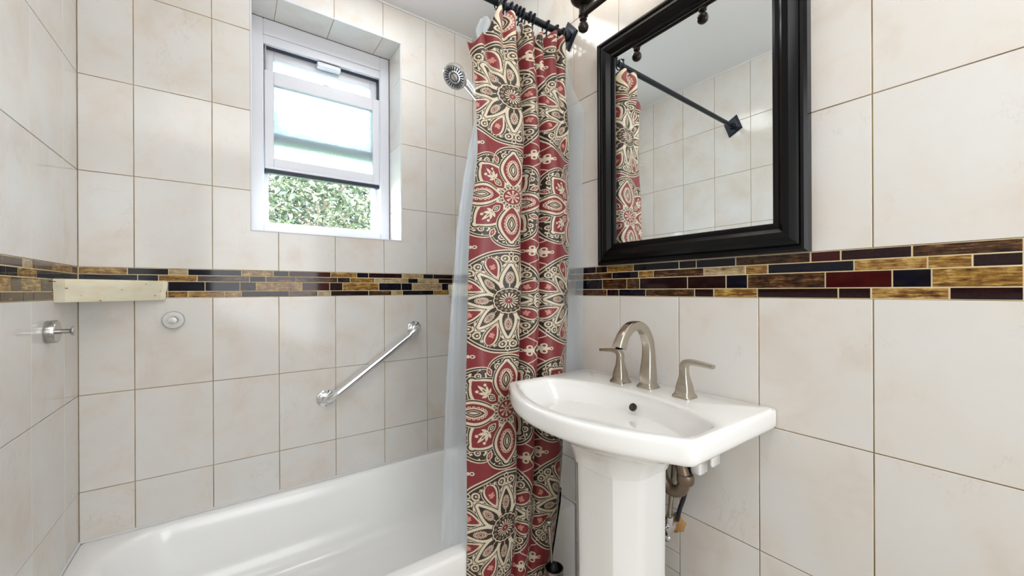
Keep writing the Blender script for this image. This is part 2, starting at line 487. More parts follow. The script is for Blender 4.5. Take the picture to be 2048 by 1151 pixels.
for i in range(4):
    z1, z0 = mz[i], mz[i+1]
    ps = [(px_right(1140+a/2.2555), px_right(1140+b/2.2555), k) for a, b, k in Rr[i]]
    ps = fill(0.001, ps[0][0], 10+i) + ps + fill(ps[-1][1], -FRONT, 20+i)
    for a, b, k in ps: put_tile(wall_right, 'mosaic_tile', rect(a, b, z0, z1, .0012), (W, 0, 0), -PI/2, M[k], GR-.0006, .0005)
    ps = [(px_back(160+a/2.6947), px_back(160+b/2.6947), k) for a, b, k in Br[i]]
    ps[0] = (0.001, ps[0][1], ps[0][2])
    ps += fill(ps[-1][1], W-.001, 30+i)
    for a, b, k in ps: put_tile(wall_back, 'mosaic_tile', rect(a, b, z0, z1, .0012), (0, 0, 0), 0, M[k], GR-.0006, .0005)
Lp = [[(145,160,'d'),(104,145,'g'),(66,104,'n'),(46,66,'l'),(0,46,'n')],
      [(139,160,'n'),(125,139,'b'),(110,125,'d'),(74,110,'b'),(36,74,'g'),(12,36,'d'),(0,12,'d')],
      [(122,160,'b'),(104,122,'n'),(82,104,'n'),(44,82,'g'),(22,44,'n'),(0,22,'g')],
      [(130,160,'d'),(104,130,'g'),(67,104,'n'),(46,67,'n'),(0,46,'n')]]
for i in range(4):
    z1, z0 = mz[i], mz[i+1]
    ps = [(-px_left(b) if False else 1.9061-(px_left(b)), 1.9061-(px_left(a)), k) for a, b, k in Lp[i]]
    ps = []
    for a, b, k in Lp[i]:
        kk = lambda px: ((c_-((px-1024)/f_)*s_)/(-(s_+((px-1024)/f_)*c_)))*0.4227
        ps.append((1.9061-kk(b), 1.9061-kk(a), k))
    ps[0] = (0.001, ps[0][1], ps[0][2])
    ps += fill(ps[-1][1], -FRONT, 40+i)
    for a, b, k in ps: put_tile(wall_left, 'mosaic_tile', rect(-b, -a, z0, z1, .0012), (0, 0, 0), PI/2, M[k], GR-.0006, .0005)

# window reveal tiles ----------------------------------------------
RD = 0.17
Rtop = Matrix(((1,0,0,0),(0,0,1,0),(0,1,0,0),(0,0,0,1)))      # local z -> world y, local y -> world z
for a, b in zip([WX0, .5791, .8001, 1.0211], [.5791, .8001, 1.0211, WX1]):
    put_tile(wall_back, 'tile', rect(a, b, 0.0, RD), (0, 0, WZ1), 0, M['tile'], rot=Rtop)
Rbot = Matrix(((1,0,0,0),(0,0,-1,0),(0,-1,0,0),(0,0,0,1)))
for a, b in zip([WX0, .5791, .8001, 1.0211], [.5791, .8001, 1.0211, WX1]):
    put_tile(wall_back, 'tile', rect(a, b, -RD, 0.0), (0, 0, WZ0), 0, M['tile'], rot=Rbot)
for a, b in zip([WZ0, 1.611, 1.936, 2.261], [1.611, 1.936, 2.261, WZ1]):
    put_tile(wall_back, 'tile', rect(-RD, 0, a, b), (WX1-GR, 0, 0), -PI/2, M['tile'])
    put_tile(wall_back, 'tile', rect(0, RD, a, b), (WX0+GR, 0, 0), PI/2, M['tile'])
mb = MB(); e = .005
mb.box((WX0-e, -.002, WZ0-e), (WX1+e, .004, WZ0), .0015); mb.box((WX0-e, -.002, WZ1), (WX1+e, .004, WZ1+e), .0015)
mb.box((WX0-e, -.002, WZ0), (WX0, .004, WZ1), .0015); mb.box((WX1, -.002, WZ0), (WX1+e, .004, WZ1), .0015)
tag(mb.build('trim_2', M['vinyl']), kind='structure')

# window -----------------------------------------------------------
win = tag(empty('window_1', (0.8, 0.2, WZ0)), kind='structure')
def P(mb, name, m, parent, **k): return mb.build(name, M[m], parent, **k)
def frame_boxes(x0, x1, z0, z1, y0, y1, wl, wr, wb, wt, bev=.002):
    mb = MB()
    mb.box((x0, y0, z0), (x0+wl, y1, z1), bev); mb.box((x1-wr, y0, z0), (x1, y1, z1), bev)
    mb.box((x0+wl, y0, z0), (x1-wr, y1, z0+wb), bev); mb.box((x0+wl, y0, z1-wt), (x1-wr, y1, z1), bev)
    return mb
P(frame_boxes(WX0+.004, WX1-.004, WZ0+.004, WZ1-.002, .168, .25, .046, .046, .050, .070, .003), 'casing', 'vinyl', win)
P(frame_boxes(.530, 1.064, 1.500, 2.364, .176, .28, .008, .008, .010, .040, .001), 'stop_bead', 'vinyl', win)
jx0, jx1 = .536, 1.064
P(frame_boxes(jx0, jx1, 1.500, 2.330, .222, .30, .022, .022, .022, .008, .002), 'jamb', 'vinyl', win)
# lower sash (inner track), pushed up
ls = P(frame_boxes(.541, 1.060, 1.760, 2.212, .186, .214, .037, .037, .052, .062, .003), 'lower_sash', 'vinyl', win)
P(MB().box((.578, .199, 1.812), (1.023, .203, 2.150)), 'window_pane', 'frost', ls)
P(MB().box((.541, .186, 1.742), (1.060, .214, 1.760), .002), 'weather_strip', 'rubber', ls)
lk = MB(); lk.box((.787, .188, 2.212), (.812, .212, 2.219), .002); lk.box((.797, .192, 2.219), (.803, .198, 2.242), .001)
P(lk, 'sash_lock', 'steel', ls)
P(MB().box((.541, .181, 1.762), (1.060, .187, 1.772), .002), 'lift_rail', 'vinyl', ls)
us = P(frame_boxes(.556, 1.046, 1.880, 2.326, .222, .250, .024, .024, .060, .046, .003), 'upper_sash', 'vinyl', win)
P(MB().box((.578, .234, 1.938), (1.023, .238, 2.282)), 'window_pane', 'frost', us)
P(MB().box((.541, .196, 2.319), (1.060, .216, 2.3225), .001), 'head_seal', 'rubber', win)
P(MB().box((.760, .180, 2.296), (.866, .214, 2.318), .003), 'vent_latch', 'vinyl', win)
P(MB().box((.543, .184, 2.212), (.549, .216, 2.318)), 'track_seal', 'steel', win)
P(MB().box((1.052, .184, 2.212), (1.058, .216, 2.318)), 'track_seal', 'rubber', win)

# outside ----------------------------------------------------------
tag(MB().box((-12, 1.2, -1.1), (16, 20, -1.0)).build('ground', M['grass']), kind='structure')
def tree(x, y, zc, R, n, seed, label):
    r = random.Random(seed)
    t = empty('leafy_tree', (x, y, -1.0)); tag(t, label, 'tree', 'trees outside the window')
    mb = MB()
    mb.tube(smoothpath([(x, y, -1.0), (x+.05, y, .2), (x-.03, y+.05, 1.4), (x+.05, y, zc+.3)]), sinterp([.14, .11, .09, .04]), 10)
    mb.build('trunk', M['bark'], t, smooth=True)
    br = MB()
    for k in range(14):
        a = r.uniform(0, 2*PI); l = r.uniform(.6, .95)*R; z0 = zc-.7*R+r.uniform(0, .8*R)
        br.tube(smoothpath([(x, y, z0), (x+.5*l*math.cos(a), y+.5*l*math.sin(a), z0+.25*l), (x+l*math.cos(a), y+l*math.sin(a), z0+.45*l)], 4), [.035-.003*i for i in range(9)], 6)
    br.build('branch', M['bark'], t, smooth=True)
    cl = []
    for k in range(90):
        while True:
            p = Vector((r.uniform(-1, 1), r.uniform(-1, 1), r.uniform(-1, 1)))
            if .35 < p.length < 1: break
        cl.append(Vector((x, y, zc)) + p*R)
    vs = []; fs = []
    for k in range(n):
        c0 = cl[k % len(cl)]; d = Vector((r.gauss(0, 1), r.gauss(0, 1), r.gauss(0, 1)))*.15*R
        p = c0+d; L = r.uniform(.035, .075)
        q = Euler((r.uniform(-1, 1), r.uniform(-1, 1), r.uniform(0, 6.28))).to_matrix()
        o = len(vs)
        for a, b, c in ((-1, 0, 0), (-.2, .45, .08), (1, 0, -.1), (-.2, -.45, .08)):
            vs.append(tuple(p + q @ Vector((a*L, b*L, c*L))))
        fs.append((o, o+1, o+2)); fs.append((o, o+2, o+3))
    m = MB(); m.v = vs; m.f = fs
    me = bpy.data.meshes.new('foliage'); me.from_pydata(vs, [], fs); me.materials.append(M['leaf'])
    fo = bpy.data.objects.new('foliage', me); C.objects.link(fo); fo.parent = t; fo.matrix_parent_inverse = Matrix.Translation((-x, -y, 1.0))
    fo['kind'] = 'stuff'
tree(1.7, 5.6, 2.5, 1.5, 11000, 3, 'leafy green tree seen through the open lower part of the window')
tree(4.6, 10.6, 3.2, 2.6, 15000, 5, 'paler tree further back behind the leaves outside the window')
# ------------------------------------------------------------------ bathtub
TY, TZ = -.80, .36
tub = empty('bathtub', (W/2, TY/2, 0)); tag(tub, 'white enamel bathtub set along the window wall between the tiled walls', 'bathtub')
def rrect(x0, x1, y0, y1, r, z, n=8):
    out = []
    for cx, cy, a0 in ((x1-r, y1-r, 0), (x0+r, y1-r, 90), (x0+r, y0+r, 180), (x1-r, y0+r, 270)):
        for k in range(n+1):
            a = math.radians(a0+90*k/n)
            out.append((cx+r*math.cos(a), cy+r*math.sin(a), z))
    return out
e = .001
R_ = [rrect(e, W-e, TY, -e, .012, 0.0), rrect(e, W-e, TY, -e, .012, TZ-.045), rrect(e, W-e, TY, -e, .012, TZ-.012), rrect(e+.003, W-e-.003, TY+.004, -e-.002, .012, TZ-.003), rrect(e+.008, W-e-.008, TY+.010, -e-.006, .012, TZ)]
bx0, bx1, by0, by1 = .075, W-.075, -.742, -.035
for ins, dz, rr in ((-.012, 0, .16), (-.004, -.001, .155), (.004, -.006, .15), (.012, -.018, .145), (.022, -.06, .14), (.05, -.18, .13), (.08, -.245, .12), (.13, -.275, .11), (.2, -.283, .09)):
    R_.append(rrect(bx0+ins*1.6, bx1-ins, by0+ins*.8, by1-ins*.8, rr, TZ+dz))
MB().loft(R_).build('tub_body', M['enamel'], tub, auto=50)
dr = MB().lathe([(.0, .0), (.028, 0), (.030, .002), (.026, .004), (.0, .004)], (W-.36, -.39, TZ-.2835), (0, 0, 1), 24)
dr.build('drain', M['chrome'], tub, auto=40)
mb = MB()   # caulk line between tub and tiles
mb.box((0, -.006, TZ), (W, 0, TZ+.005)); mb.box((0, TY, TZ), (.006, -.006, TZ+.005)); mb.box((W-.006, TY, TZ), (W, -.006, TZ+.005))
mb.build('caulk_bead', M['paint'], tub)

# ------------------------------------------------------------------ corner shelves
def corner_shelf(cx, sgn, R, depth, z0, z1, label):
    t = MB()
    def outl(s, z):
        pts = [(0, 0)]
        n = 14
        for k in range(n+1):
            a = k/n
            # slightly bowed diagonal front
            x = R*(1-a); y = depth*a
            b = 4*a*(1-a)*.018
            nx, ny = depth/math.hypot(R, depth), R/math.hypot(R, depth)
            px, py = x+b*nx, y+b*ny
            if k == 0: py = .0; px = R
            if k == n: px = 0; py = depth
            pts.append((px*s, py*s))
        # blunt ends
        pts[1] = (R*s, 0); pts.insert(2, ((R)*s, .022*s)); pts.insert(len(pts)-1, (.022*s, depth*s))
        return [(cx+sgn*p[0], -p[1]-.0005, z) for p in pts]
    h = z1-z0
    rs = [outl(.965, z0), outl(.975, z0+.12*h), outl(.975, z0+.38*h), outl(.998, z0+.62*h), outl(1.0, z0+.9*h), outl(.985, z1)]
    o = t.loft(rs).build('corner_shelf', M['stone'], auto=28)
    tag(o, label, 'shelf')
corner_shelf(0.0005, 1, .228, .226, 1.171, 1.240, 'pitted cream stone corner shelf at the left end of the mosaic band')
corner_shelf(W-.0005, -1, .158, .158, 1.170, 1.233, 'cream stone corner shelf mostly hidden behind the shower curtain')

# ------------------------------------------------------------------ robe hooks
def robe_hook(origin, axis, label):
    t = empty('robe_hook', origin); tag(t, label, 'hook')
    MB().lathe([(0, 0), (.031, 0), (.0315, .002), (.0315, .019), (.030, .0215), (0, .0215)], origin, axis, 40).build('base_disc', M['steel'], t, auto=35)
    p = Vector(origin)+Vector(axis)*.0215
    MB().lathe([(0, 0), (.0065, 0), (.0065, .020), (.0070, .024), (.0125, .027), (.0135, .0295), (.0125, .032), (0, .0325)], p, axis, 28).build('peg', M['steel'], t, auto=35)
robe_hook((0.0, -.271, 1.090), (1, 0, 0), 'round satin steel peg hook on the left wall below the corner shelf')
robe_hook((.244, 0.0, 1.097), (0, -1, 0), 'round satin steel peg hook on the window wall, seen end on')

# ------------------------------------------------------------------ grab bar
gb = empty('grab_bar', (.757, 0, .721)); tag(gb, 'polished chrome grab bar fixed diagonally on the tiles under the window', 'grab bar')
a = Vector((.757, 0, .722)); b = Vector((1.171, 0, 1.009)); d = (b-a).normalized()
off = Vector((0, -.058, 0))
path = [a, a+off*.45, a+off*.85+d*.012, a+off+d*.045, a+off+d*.09, b+off-d*.09, b+off-d*.045, b+off*.85-d*.012, b+off*.45, b]
MB().tube(smoothpath(path, 6), .0170, 20).build('rail', M['chrome'], gb, smooth=True)
for p in (a, b):
    fl = MB().lathe([(0, 0), (.038, 0), (.039, .003), (.037, .007), (.026, .011), (.020, .014), (.0, .014)], p, (0, -1, 0), 36).build('wall_flange', M['chrome'], gb, auto=35)
    for k in range(3):
        an = .5+k*2*PI/3
        q = p+Vector((.029*math.cos(an), -.0085, .029*math.sin(an)))
        MB().lathe([(0, 0), (.0048, 0), (.0045, .002), (.001, .0025), (.001, .0012), (0, .001)], q, (0, -1, 0), 12).build('screw', M['steel'], fl)

# ------------------------------------------------------------------ hand shower
hs = empty('hand_shower', (W, -.37, 2.02)); tag(hs, 'chrome hand shower with round slotted face beside the curtain top', 'shower head')
fc = Vector((1.228, -.35, 2.150)); nrm = Vector((-.62, -.30, -.72)).normalized()
MB().lathe([(0, -.044), (.026, -.042), (.044, -.030), (.054, -.014), (.057, -.002), (.056, .004), (.051, .007), (.050, .004), (0, .004)], fc, nrm, 40).build('head', M['chrome'], hs, auto=40)
MB().lathe([(0, .0045), (.036, .0045), (.041, .0055), (.0485, .0055), (.0485, .004), (0, .004)], fc, nrm, 36).build('spray_face', M['chrome'], hs, auto=40)
q = nrm.to_track_quat('Z', 'Y').to_matrix()
nz = MB()
for k in range(22):
    an = 2*PI*k/22
    c1 = Vector((math.cos(an), math.sin(an), 0)); c2 = Vector((-math.sin(an), math.cos(an), 0))
    for r0, r1, w_ in ((.028, .044, .0024), (.016, .020, .0016)):
        vs = []
        for z in (.0058, .0072):
            for rr, ww in ((r0, -w_), (r1, -w_*1.3), (r1, w_*1.3), (r0, w_)):
                vs.append(tuple(fc + q @ (c1*rr+c2*ww+Vector((0, 0, z)))))
        nz.add(vs, [(4,5,6,7), (0,1,5,4), (1,2,6,5), (2,3,7,6), (3,0,4,7)])
nz.build('nozzle_slots', M['nozzle'], hs)
h0 = fc-nrm*.018+Vector((.030, .0, -.005)); h1 = Vector((1.345, -.365, 2.075)); h2 = Vector((1.43, -.37, 2.010))
pth = smoothpath([h0, h0.lerp(h1, .5), h1, h2], 6)
MB().tube(pth, [.026-.006*min(1, i/9) for i in range(len(pth))], 20).build('handle', M['chrome'], hs, smooth=True)
br = MB().lathe([(0, 0), (.018, 0), (.020, .004), (.020, .034), (.018, .038), (0, .038)], h2+Vector((-.012, 0, .012)), (.78, 0, -.62), 24)
br.build('holder', M['chrome'], hs, auto=35)
MB().tube(smoothpath([h2+Vector((.018, 0, -.014)), (1.485, -.37, 1.99), (W-.008, -.37, 2.02)]), .010, 14).build('shower_arm', M['chrome'], hs, smooth=True)
MB().lathe([(0, 0), (.032, 0), (.030, .006), (.014, .012), (0, .012)], (W, -.37, 2.02), (-1, 0, 0), 28).build('wall_flange', M['chrome'], hs, auto=35)

# ------------------------------------------------------------------ curtain rod, rings, curtain, liner
RY, RZ = -.772, 2.212
rod = empty('curtain_rod', (W/2, RY, RZ)); tag(rod, 'straight black metal shower curtain rod with diamond wall plates', 'curtain rod')
RL = -.712
ry = lambda x: RY+(RL-RY)*(1-x/W)
rz = lambda x: RZ+.022*(1-x/W)
MB().tube([(.006, ry(0), rz(0)), (.4, ry(.4), rz(.4)), (1.1, ry(1.1), rz(1.1)), (W-.006, RY, RZ)], .0125, 20, up=(0, 1, 0)).build('pole', M['rod'], rod, auto=40)
for x, sx, rot, hh, RYx, RZx in ((0, 1, .38, .060, RL, RZ+.022), (W, -1, 0, .050, RY, RZ)):
    def dia(s, d):
        return [(x+sx*d, RYx+s*hh*math.cos(rot+k*PI/2), RZx+s*hh*1.18*math.sin(rot+k*PI/2)) for k in range(4)]
    MB().loft([dia(1, .0), dia(1, .006), dia(.93, .009), dia(.86, .009), dia(.80, .012), dia(.4, .014)]).build('wall_plate', M['rod'], rod, auto=15)
    MB().lathe([(0, 0), (.022, 0), (.020, .016), (.017, .022), (0, .022)], (x+sx*.008, RYx, RZx), (sx, 0, 0), 20).build('socket', M['rod'], rod, auto=35)
ring0 = None
ORD = ('first', 'second', 'third', 'fourth', 'fifth', 'sixth', 'seventh', 'eighth', 'ninth', 'tenth', 'eleventh')
for i, x in enumerate((1.178, 1.208, 1.236, 1.256, 1.272, 1.288, 1.318, 1.336, 1.402, 1.446, 1.478)):
    if ring0 is None:
        ring0 = empty('curtain_ring', (x, RY, RZ))
        pts = [(x+.002*math.sin(a), RY+.0205*math.cos(a), RZ-.006+.0225*math.sin(a)) for a in [math.radians(-250+k*20) for k in range(18)]]
        pts += [(x, RY-.004, RZ-.040), (x, RY+.004, RZ-.048)]
        MB().tube(pts, .0028, 8, up=(1, 0, 0)).build('wire', M['rod'], ring0, smooth=True)
        for yy in (-.018, .018):
            kn = MB().lathe([(0, -.006), (.0045, -.004), (.006, 0), (.0045, .004), (0, .006)], (x, RY+yy, RZ+.006), (0, 1, 0), 10)
            kn.build('bead', M['rod'], ring0, smooth=True)
        r = ring0
    else:
        r = ring0.copy(); C.objects.link(r); r.location.x = x; r.location.y = ry(x); r.location.z = rz(x)
        for ch in list(ring0.children):
            cc = ch.copy(); C.objects.link(cc); cc.parent = r; cc.matrix_parent_inverse = ch.matrix_parent_inverse.copy()
    tag(r, '%s black wire curtain ring on the rod, counted from the window side' % ORD[i] if i < 5 else '%s black wire curtain ring on the rod, counted from the sink side wall plate' % ORD[10-i], 'curtain ring', 'curtain rings on the shower rod')

# -- cloth print ---------------------------------------------------
def print_image():
    NX, NY = 704, 1408
    PX, PY = .35, .70
    xs = (np.arange(NX)+.5)/NX*PX-PX/2
    ys = (np.arange(NY)+.5)/NY*PY-PY/4
    X, Y = np.meshgrid(xs, ys)
    f8 = lambda r, g, b: np.array([r, g, b], float)/255
    RED, DARK, CREAM, PINK, TAN = f8(124, 38, 43), f8(48, 34, 26), f8(212, 200, 176), f8(200, 140, 124), f8(190, 168, 130)
    img = np.empty((NY, NX, 3)); img[:] = RED
    nz = np.random.RandomState(1)
    def paint(mask, c): img[mask] = c
    def teardrop(x, y, c, L, wd, e1=.5, e2=1.3):
        t = (x-c)/L
        tt = np.clip(t, -1, 1)
        wv = wd*1.25*(1+tt)**e1*(1-tt)**e2/(2**(e1))
        return np.where(np.abs(t) < 1, np.abs(y)-wv, np.hypot((np.abs(t)-1)*L, y)+.001)
    def vesica(x, y, c, L, wd):
        t = (x-c)/L
        return np.where(np.abs(t) < 1, np.abs(y)-wd*(1-np.abs(t)**1.8), np.hypot((np.abs(t)-1)*L, y)+.001)
    def leaf(x, y, c, L, wd, k=CREAM, lw=.014, fillc=None, inner=None):
        d = vesica(x, y, c, L, wd)
        if fillc is not None: paint(d < 0, fillc)
        paint(np.abs(d) < lw, k)
        if inner is not None: paint(vesica(x, y, c, L*.5, wd*.42) < 0, inner)
    def fold(x, y, n, off=0.0):
        r = np.hypot(x, y); a = np.arctan2(y, x)-off
        p = 2*np.pi/n
        a = (a+p/2) % p-p/2
        return r*np.cos(a), np.abs(r*np.sin(a)), r*np.sin(a), r
    def beads(x, y, c, L, wd, n, br, hole=True, col=CREAM, hc=DARK):
        for k in range(n):
            a = np.pi*(k+.5)/n
            bx, by = c+L*np.cos(a), wd*np.sin(a)
            d = np.hypot(x-bx, y-by)
            paint(d < br, col)
            if hole: paint(d < br*.45, hc)
    def curl(x, y, cx, cy, R, hole=True):
        dx, dy = x-cx, y-cy; r = np.hypot(dx, dy); a = np.arctan2(dy, dx)
        sp = (a+np.pi)/(2*np.pi)
        paint(r < R*1.18, DARK)
        rr = R*(.95-.30*sp)
        paint(np.abs(r-rr) < R*.20, CREAM)
        paint(r < R*.28, CREAM)
        if hole: paint((np.abs(r-R*.62) < R*.09) & (np.cos(9*a) > .1), TAN)
    # filler ornaments between medallions
    for fx in (-PX/2, PX/2):
        for fy in (PY/4, -PY/4, 3*PY/4):
            x, y = (X-fx)/.165, (Y-fy)/.165
            ax, ay = np.abs(x), np.abs(y)
            d = ax**.72/.42+ay**.72/.60
            paint(d < 1.0, DARK)
            paint((d > 1.0) & (d < 1.10), CREAM)
            fx4, fy4, _, rr = fold(x, y, 4, 0)
            paint(rr < .085, CREAM); paint(rr < .06, DARK)
            a = np.arctan2(y, x); paint((rr < .05) & (np.cos(4*a)**2 > .4), CREAM)
            paint(vesica(fx4, fy4, .15, .06, .035) < 0, CREAM)
            paint(np.hypot(fx4-.12, fy4-.07) < .028, CREAM)
            for sy in (.25,):
                for ox, oy in ((.045, .27), (0, .36)):
                    dd = np.hypot(ax-ox, ay-oy); paint(dd < .036, CREAM); paint(dd < .014, DARK)
            # trefoil beside the diamond on the red ground
            for ox, oy, rr2 in ((.33, .062, .055), (.33, -.062, .055), (.46, 0, .040)):
                dd = np.hypot((ax-ox), (y-oy)/.9)
                paint(dd < rr2, CREAM); paint(dd < rr2*.45, RED if rr2 > .05 else DARK)
            vine = np.abs(ay-(.10+.55*(ax-.05))) ; paint((vine < .011) & (ax > .12) & (ax < .42), CREAM)
            paint(((np.abs(y) < .03) & (ax > .24) & (ax < .42)), CREAM)
    # medallion one: round, eight drop petals
    for cyy in (0.0, PY):
        x, y = X/.168, (Y-cyy)/.168
        r = np.hypot(x, y); a = np.arctan2(y, x)
        paint(r < 1.02, CREAM); paint(r < .995, DARK); paint((r < .965) & (r > .945), CREAM)
        xa, ya, ysg, _ = fold(x, y, 8, 0)
        xb, yb, ybs, _ = fold(x, y, 8, np.pi/8)
        # leafy sprays at the rim
        for k, (cx, ln, wd) in enumerate(((.88, .075, .03),)):
            paint(vesica(xb, yb, cx, ln, wd) < 0, CREAM)
        ca, sa = math.cos(.7), math.sin(.7)
        u1 = (xb-.80)*ca+(yb-.06)*sa; v1 = -(xb-.80)*sa+(yb-.06)*ca
        paint(vesica(u1, np.abs(v1), .05, .085, .026) < 0, CREAM)
        for q in range(5):
            ox, oy = .40+.09*q, .055+.035*q
            ca, sa = math.cos(1.0), math.sin(1.0)
            u1 = (xb-ox)*ca+(yb-oy)*sa; v1 = -(xb-ox)*sa+(yb-oy)*ca
            paint(vesica(u1, np.abs(v1), .03, .05, .017) < 0, CREAM)
        # red drops between the petals
        d = teardrop(-(xb-.70), yb, 0, .20, .10, .5, 1.0)
        paint(d < .036, DARK); paint(d < .026, CREAM); paint(d < -.006, RED)
        paint(vesica(xb, yb, .70, .055, .02) < 0, PINK)
        for oy in (.03,):
            paint(np.hypot(xb-.735, yb-oy) < .022, PINK); paint(np.hypot(xb-.69, yb-oy) < .02, PINK)
        # echo lines round the drops and petals, leafy fill
        e1 = teardrop(-(xb-.70), yb, 0, .20, .10, .5, 1.0)
        paint((e1 > .050) & (e1 < .066) & (xb > .30) & (r < .93), CREAM)
        spk = np.cos(34*(r-.2)+yb*20)
        paint((e1 > .082) & (spk > .15) & (r > .30) & (r < .90) & (teardrop(xa, ya, .455, .235, .100, .5, 1.0) > .105), CREAM)
        # big petals
        paint((ya < .040) & (xa > .60) & (xa < .80), DARK); paint((ya < .026) & (xa > .60) & (xa < .80), CREAM)
        d = teardrop(xa, ya, .455, .235, .100, .5, 1.0)
        paint(d < .082, CREAM); paint(d < .068, DARK); paint(d < .054, CREAM); paint(d < .002, DARK)
        d2 = teardrop(xa, ya, .45, .19, .15, .5, .9)
        beads(xa, ya, .455, .105, .052, 7, .019)
        paint(vesica(xa, ya, .455, .095, .046) < .004, CREAM)
        paint(vesica(xa, ya, .455, .085, .038) < 0, RED)
        paint(vesica(xa, ya, .455, .06, .024) < 0, CREAM); paint(vesica(xa, ya, .455, .04, .012) < 0, DARK)
        paint((ya < .008) & (xa > .22) & (xa < .33), CREAM)
        curl(xa, ya, .835, .088, .072)
        dd = vesica(xa, ya, .925, .05, .032); paint(np.abs(dd) < .009, CREAM)
        # rosette
        sc = .225+.016*np.abs(np.cos(8*a))
        paint(r < sc+.030, DARK); paint(r < sc+.016, CREAM); paint(r < sc-.006, DARK)
        ba = (a*16/(2*np.pi)) % 1-.5
        paint(np.hypot((r-.188), ba*2*np.pi/16*.188) < .020, TAN); paint(np.hypot((r-.188), ba*2*np.pi/16*.188) < .010, DARK)
        paint((r < .150) & (r > .05) & (np.cos(16*a) > -.35+(r-.05)*6), CREAM)
        paint(r < .055, RED); paint(r < .016, PINK)
    # medallion two: scalloped, eight red petals
    for cyy in (PY/2, -PY/2):
        x, y = X/.170, (Y-cyy)/.170
        r = np.hypot(x, y); a = np.arctan2(y, x)
        sc = .86+.15*np.abs(np.cos(4*a))**.75
        paint(r < sc+.030, CREAM); paint(r < sc+.008, DARK); paint((r < sc-.020) & (r > sc-.036), CREAM)
        xa, ya, _, _ = fold(x, y, 4, 0)
        xb, yb, _, _ = fold(x, y, 4, np.pi/4)
        x8, y8, _, _ = fold(x, y, 8, np.pi/8)
        # rim ornaments
        paint((r > .66) & (r < sc-.06) & (np.cos(44*a+20*r) > .62) & (np.cos(40*r) > .0), CREAM)
        curl(xa, ya, .82, .155, .060, False)
        curl(xb, yb, .83, .125, .055, False)
        leaf(x8, y8, .80, .085, .045, CREAM, .012, RED)
        paint(vesica(x8, y8, .80, .035, .014) < 0, PINK)
        for xx, yy, cx in ((xa, ya, .925), (xb, yb, .915)):
            d = vesica(xx, yy, cx, .048, .036); paint(np.abs(d) < .011, CREAM)
            paint(np.hypot(xx-.925, yy-.075) < .015, CREAM); paint(np.hypot(xx-.89, yy-.215) < .014, CREAM)
            paint(np.hypot(xx-.73, yy-.20) < .016, CREAM)
        # diagonal petals
        d = vesica(xb, yb, .52, .30, .205)
        paint(d < .092, CREAM); paint(d < .078, DARK); paint(d < .052, CREAM); paint(d < .002, RED)
        paint(vesica(xb, yb, .38, .095, .055) < .008, CREAM); paint(vesica(xb, yb, .38, .08, .042) < 0, DARK); paint(vesica(xb, yb, .38, .045, .024) < .004, CREAM); paint(vesica(xb, yb, .38, .025, .010) < 0, DARK)
        paint(vesica(xb, yb, .60, .12, .03) < 0, CREAM)
        for ang, ox, ln in ((.62, .48, .15), (1.15, .46, .12)):
            ca, sa = math.cos(ang), math.sin(ang)
            u1 = (xb-ox)*ca+(yb)*sa; v1 = -(xb-ox)*sa+yb*ca
            paint(vesica(u1, np.abs(v1), ln*.55, ln*.5, .026) < 0, CREAM)
        paint(np.hypot(xb-.64, yb-.085) < .026, CREAM)
        paint(vesica(xb, yb, .58, .045, .010) < 0, DARK)
        # axis petals
        d = vesica(xa, ya, .55, .34, .165)
        paint(d < .090, CREAM); paint(d < .076, DARK); paint(d < .052, CREAM); paint(d < .004, RED)
        beads(xa, ya, .55, .185, .098, 9, .026, True, CREAM, RED)
        paint(vesica(xa, ya, .55, .175, .085) < .012, CREAM)
        paint(vesica(xa, ya, .55, .165, .075) < 0, RED)
        paint(vesica(xa, ya, .55, .150, .068) < .0, DARK)
        paint(np.abs(vesica(xa, ya, .55, .110, .048)) < .007, CREAM)
        paint(vesica(xa, ya, .55, .075, .022) < 0, CREAM)
        # centre
        xo, yo, _, _ = fold(x, y, 8, np.pi/8)
        paint((r > .19) & (r < .30) & (yo > .0) & (vesica(xo, yo, .285, .05, .03) < 0), CREAM)
        paint(r < .225, CREAM); paint(r < .212, DARK)
        paint((r < .205) & (r > .175) & (np.cos(20*a) > -.2), CREAM); paint(r < .172, CREAM); paint(r < .156, RED)
        paint((r < .125) & (r > .03) & (np.cos(8*a) > .05), CREAM); paint((r < .10) & (r > .05) & (np.cos(8*a) > .80), PINK); paint(r < .028, CREAM); paint(r < .012, DARK)
    # warp and weft fleck
    img *= (1+.05*nz.randn(NY, NX, 1))
    img = np.clip(img, 0, 1)
    # light smoothing
    img = (img*2+np.roll(img, 1, 0)+np.roll(img, 1, 1))/4
    out = np.ones((NY, NX, 4), dtype=np.float32); out[..., :3] = img
    im = bpy.data.images.new('printed_cloth', NX, NY)
    im.pixels.foreach_set(out.ravel()); im.update(); im.pack()
    return im

m = mat('printed_satin_cloth', (0.5, 0.1, 0.1), 0.42)
t = NT(m)
it = t.n('ShaderNodeTexImage', image=print_image(), interpolation='Cubic')
uvn = t.n('ShaderNodeUVMap'); t.l(uvn.outputs[0], it.inputs[0])
t.l(it.outputs[0], t.p.inputs['Base Color'])
t.p.inputs['Sheen Weight'].default_value = 0.15
t.bump(t.noise(t.objvec(rand=False, scale=(60, 60, 12)), 1.0, 4), 0.28, 0.004)
M['cloth'] = m

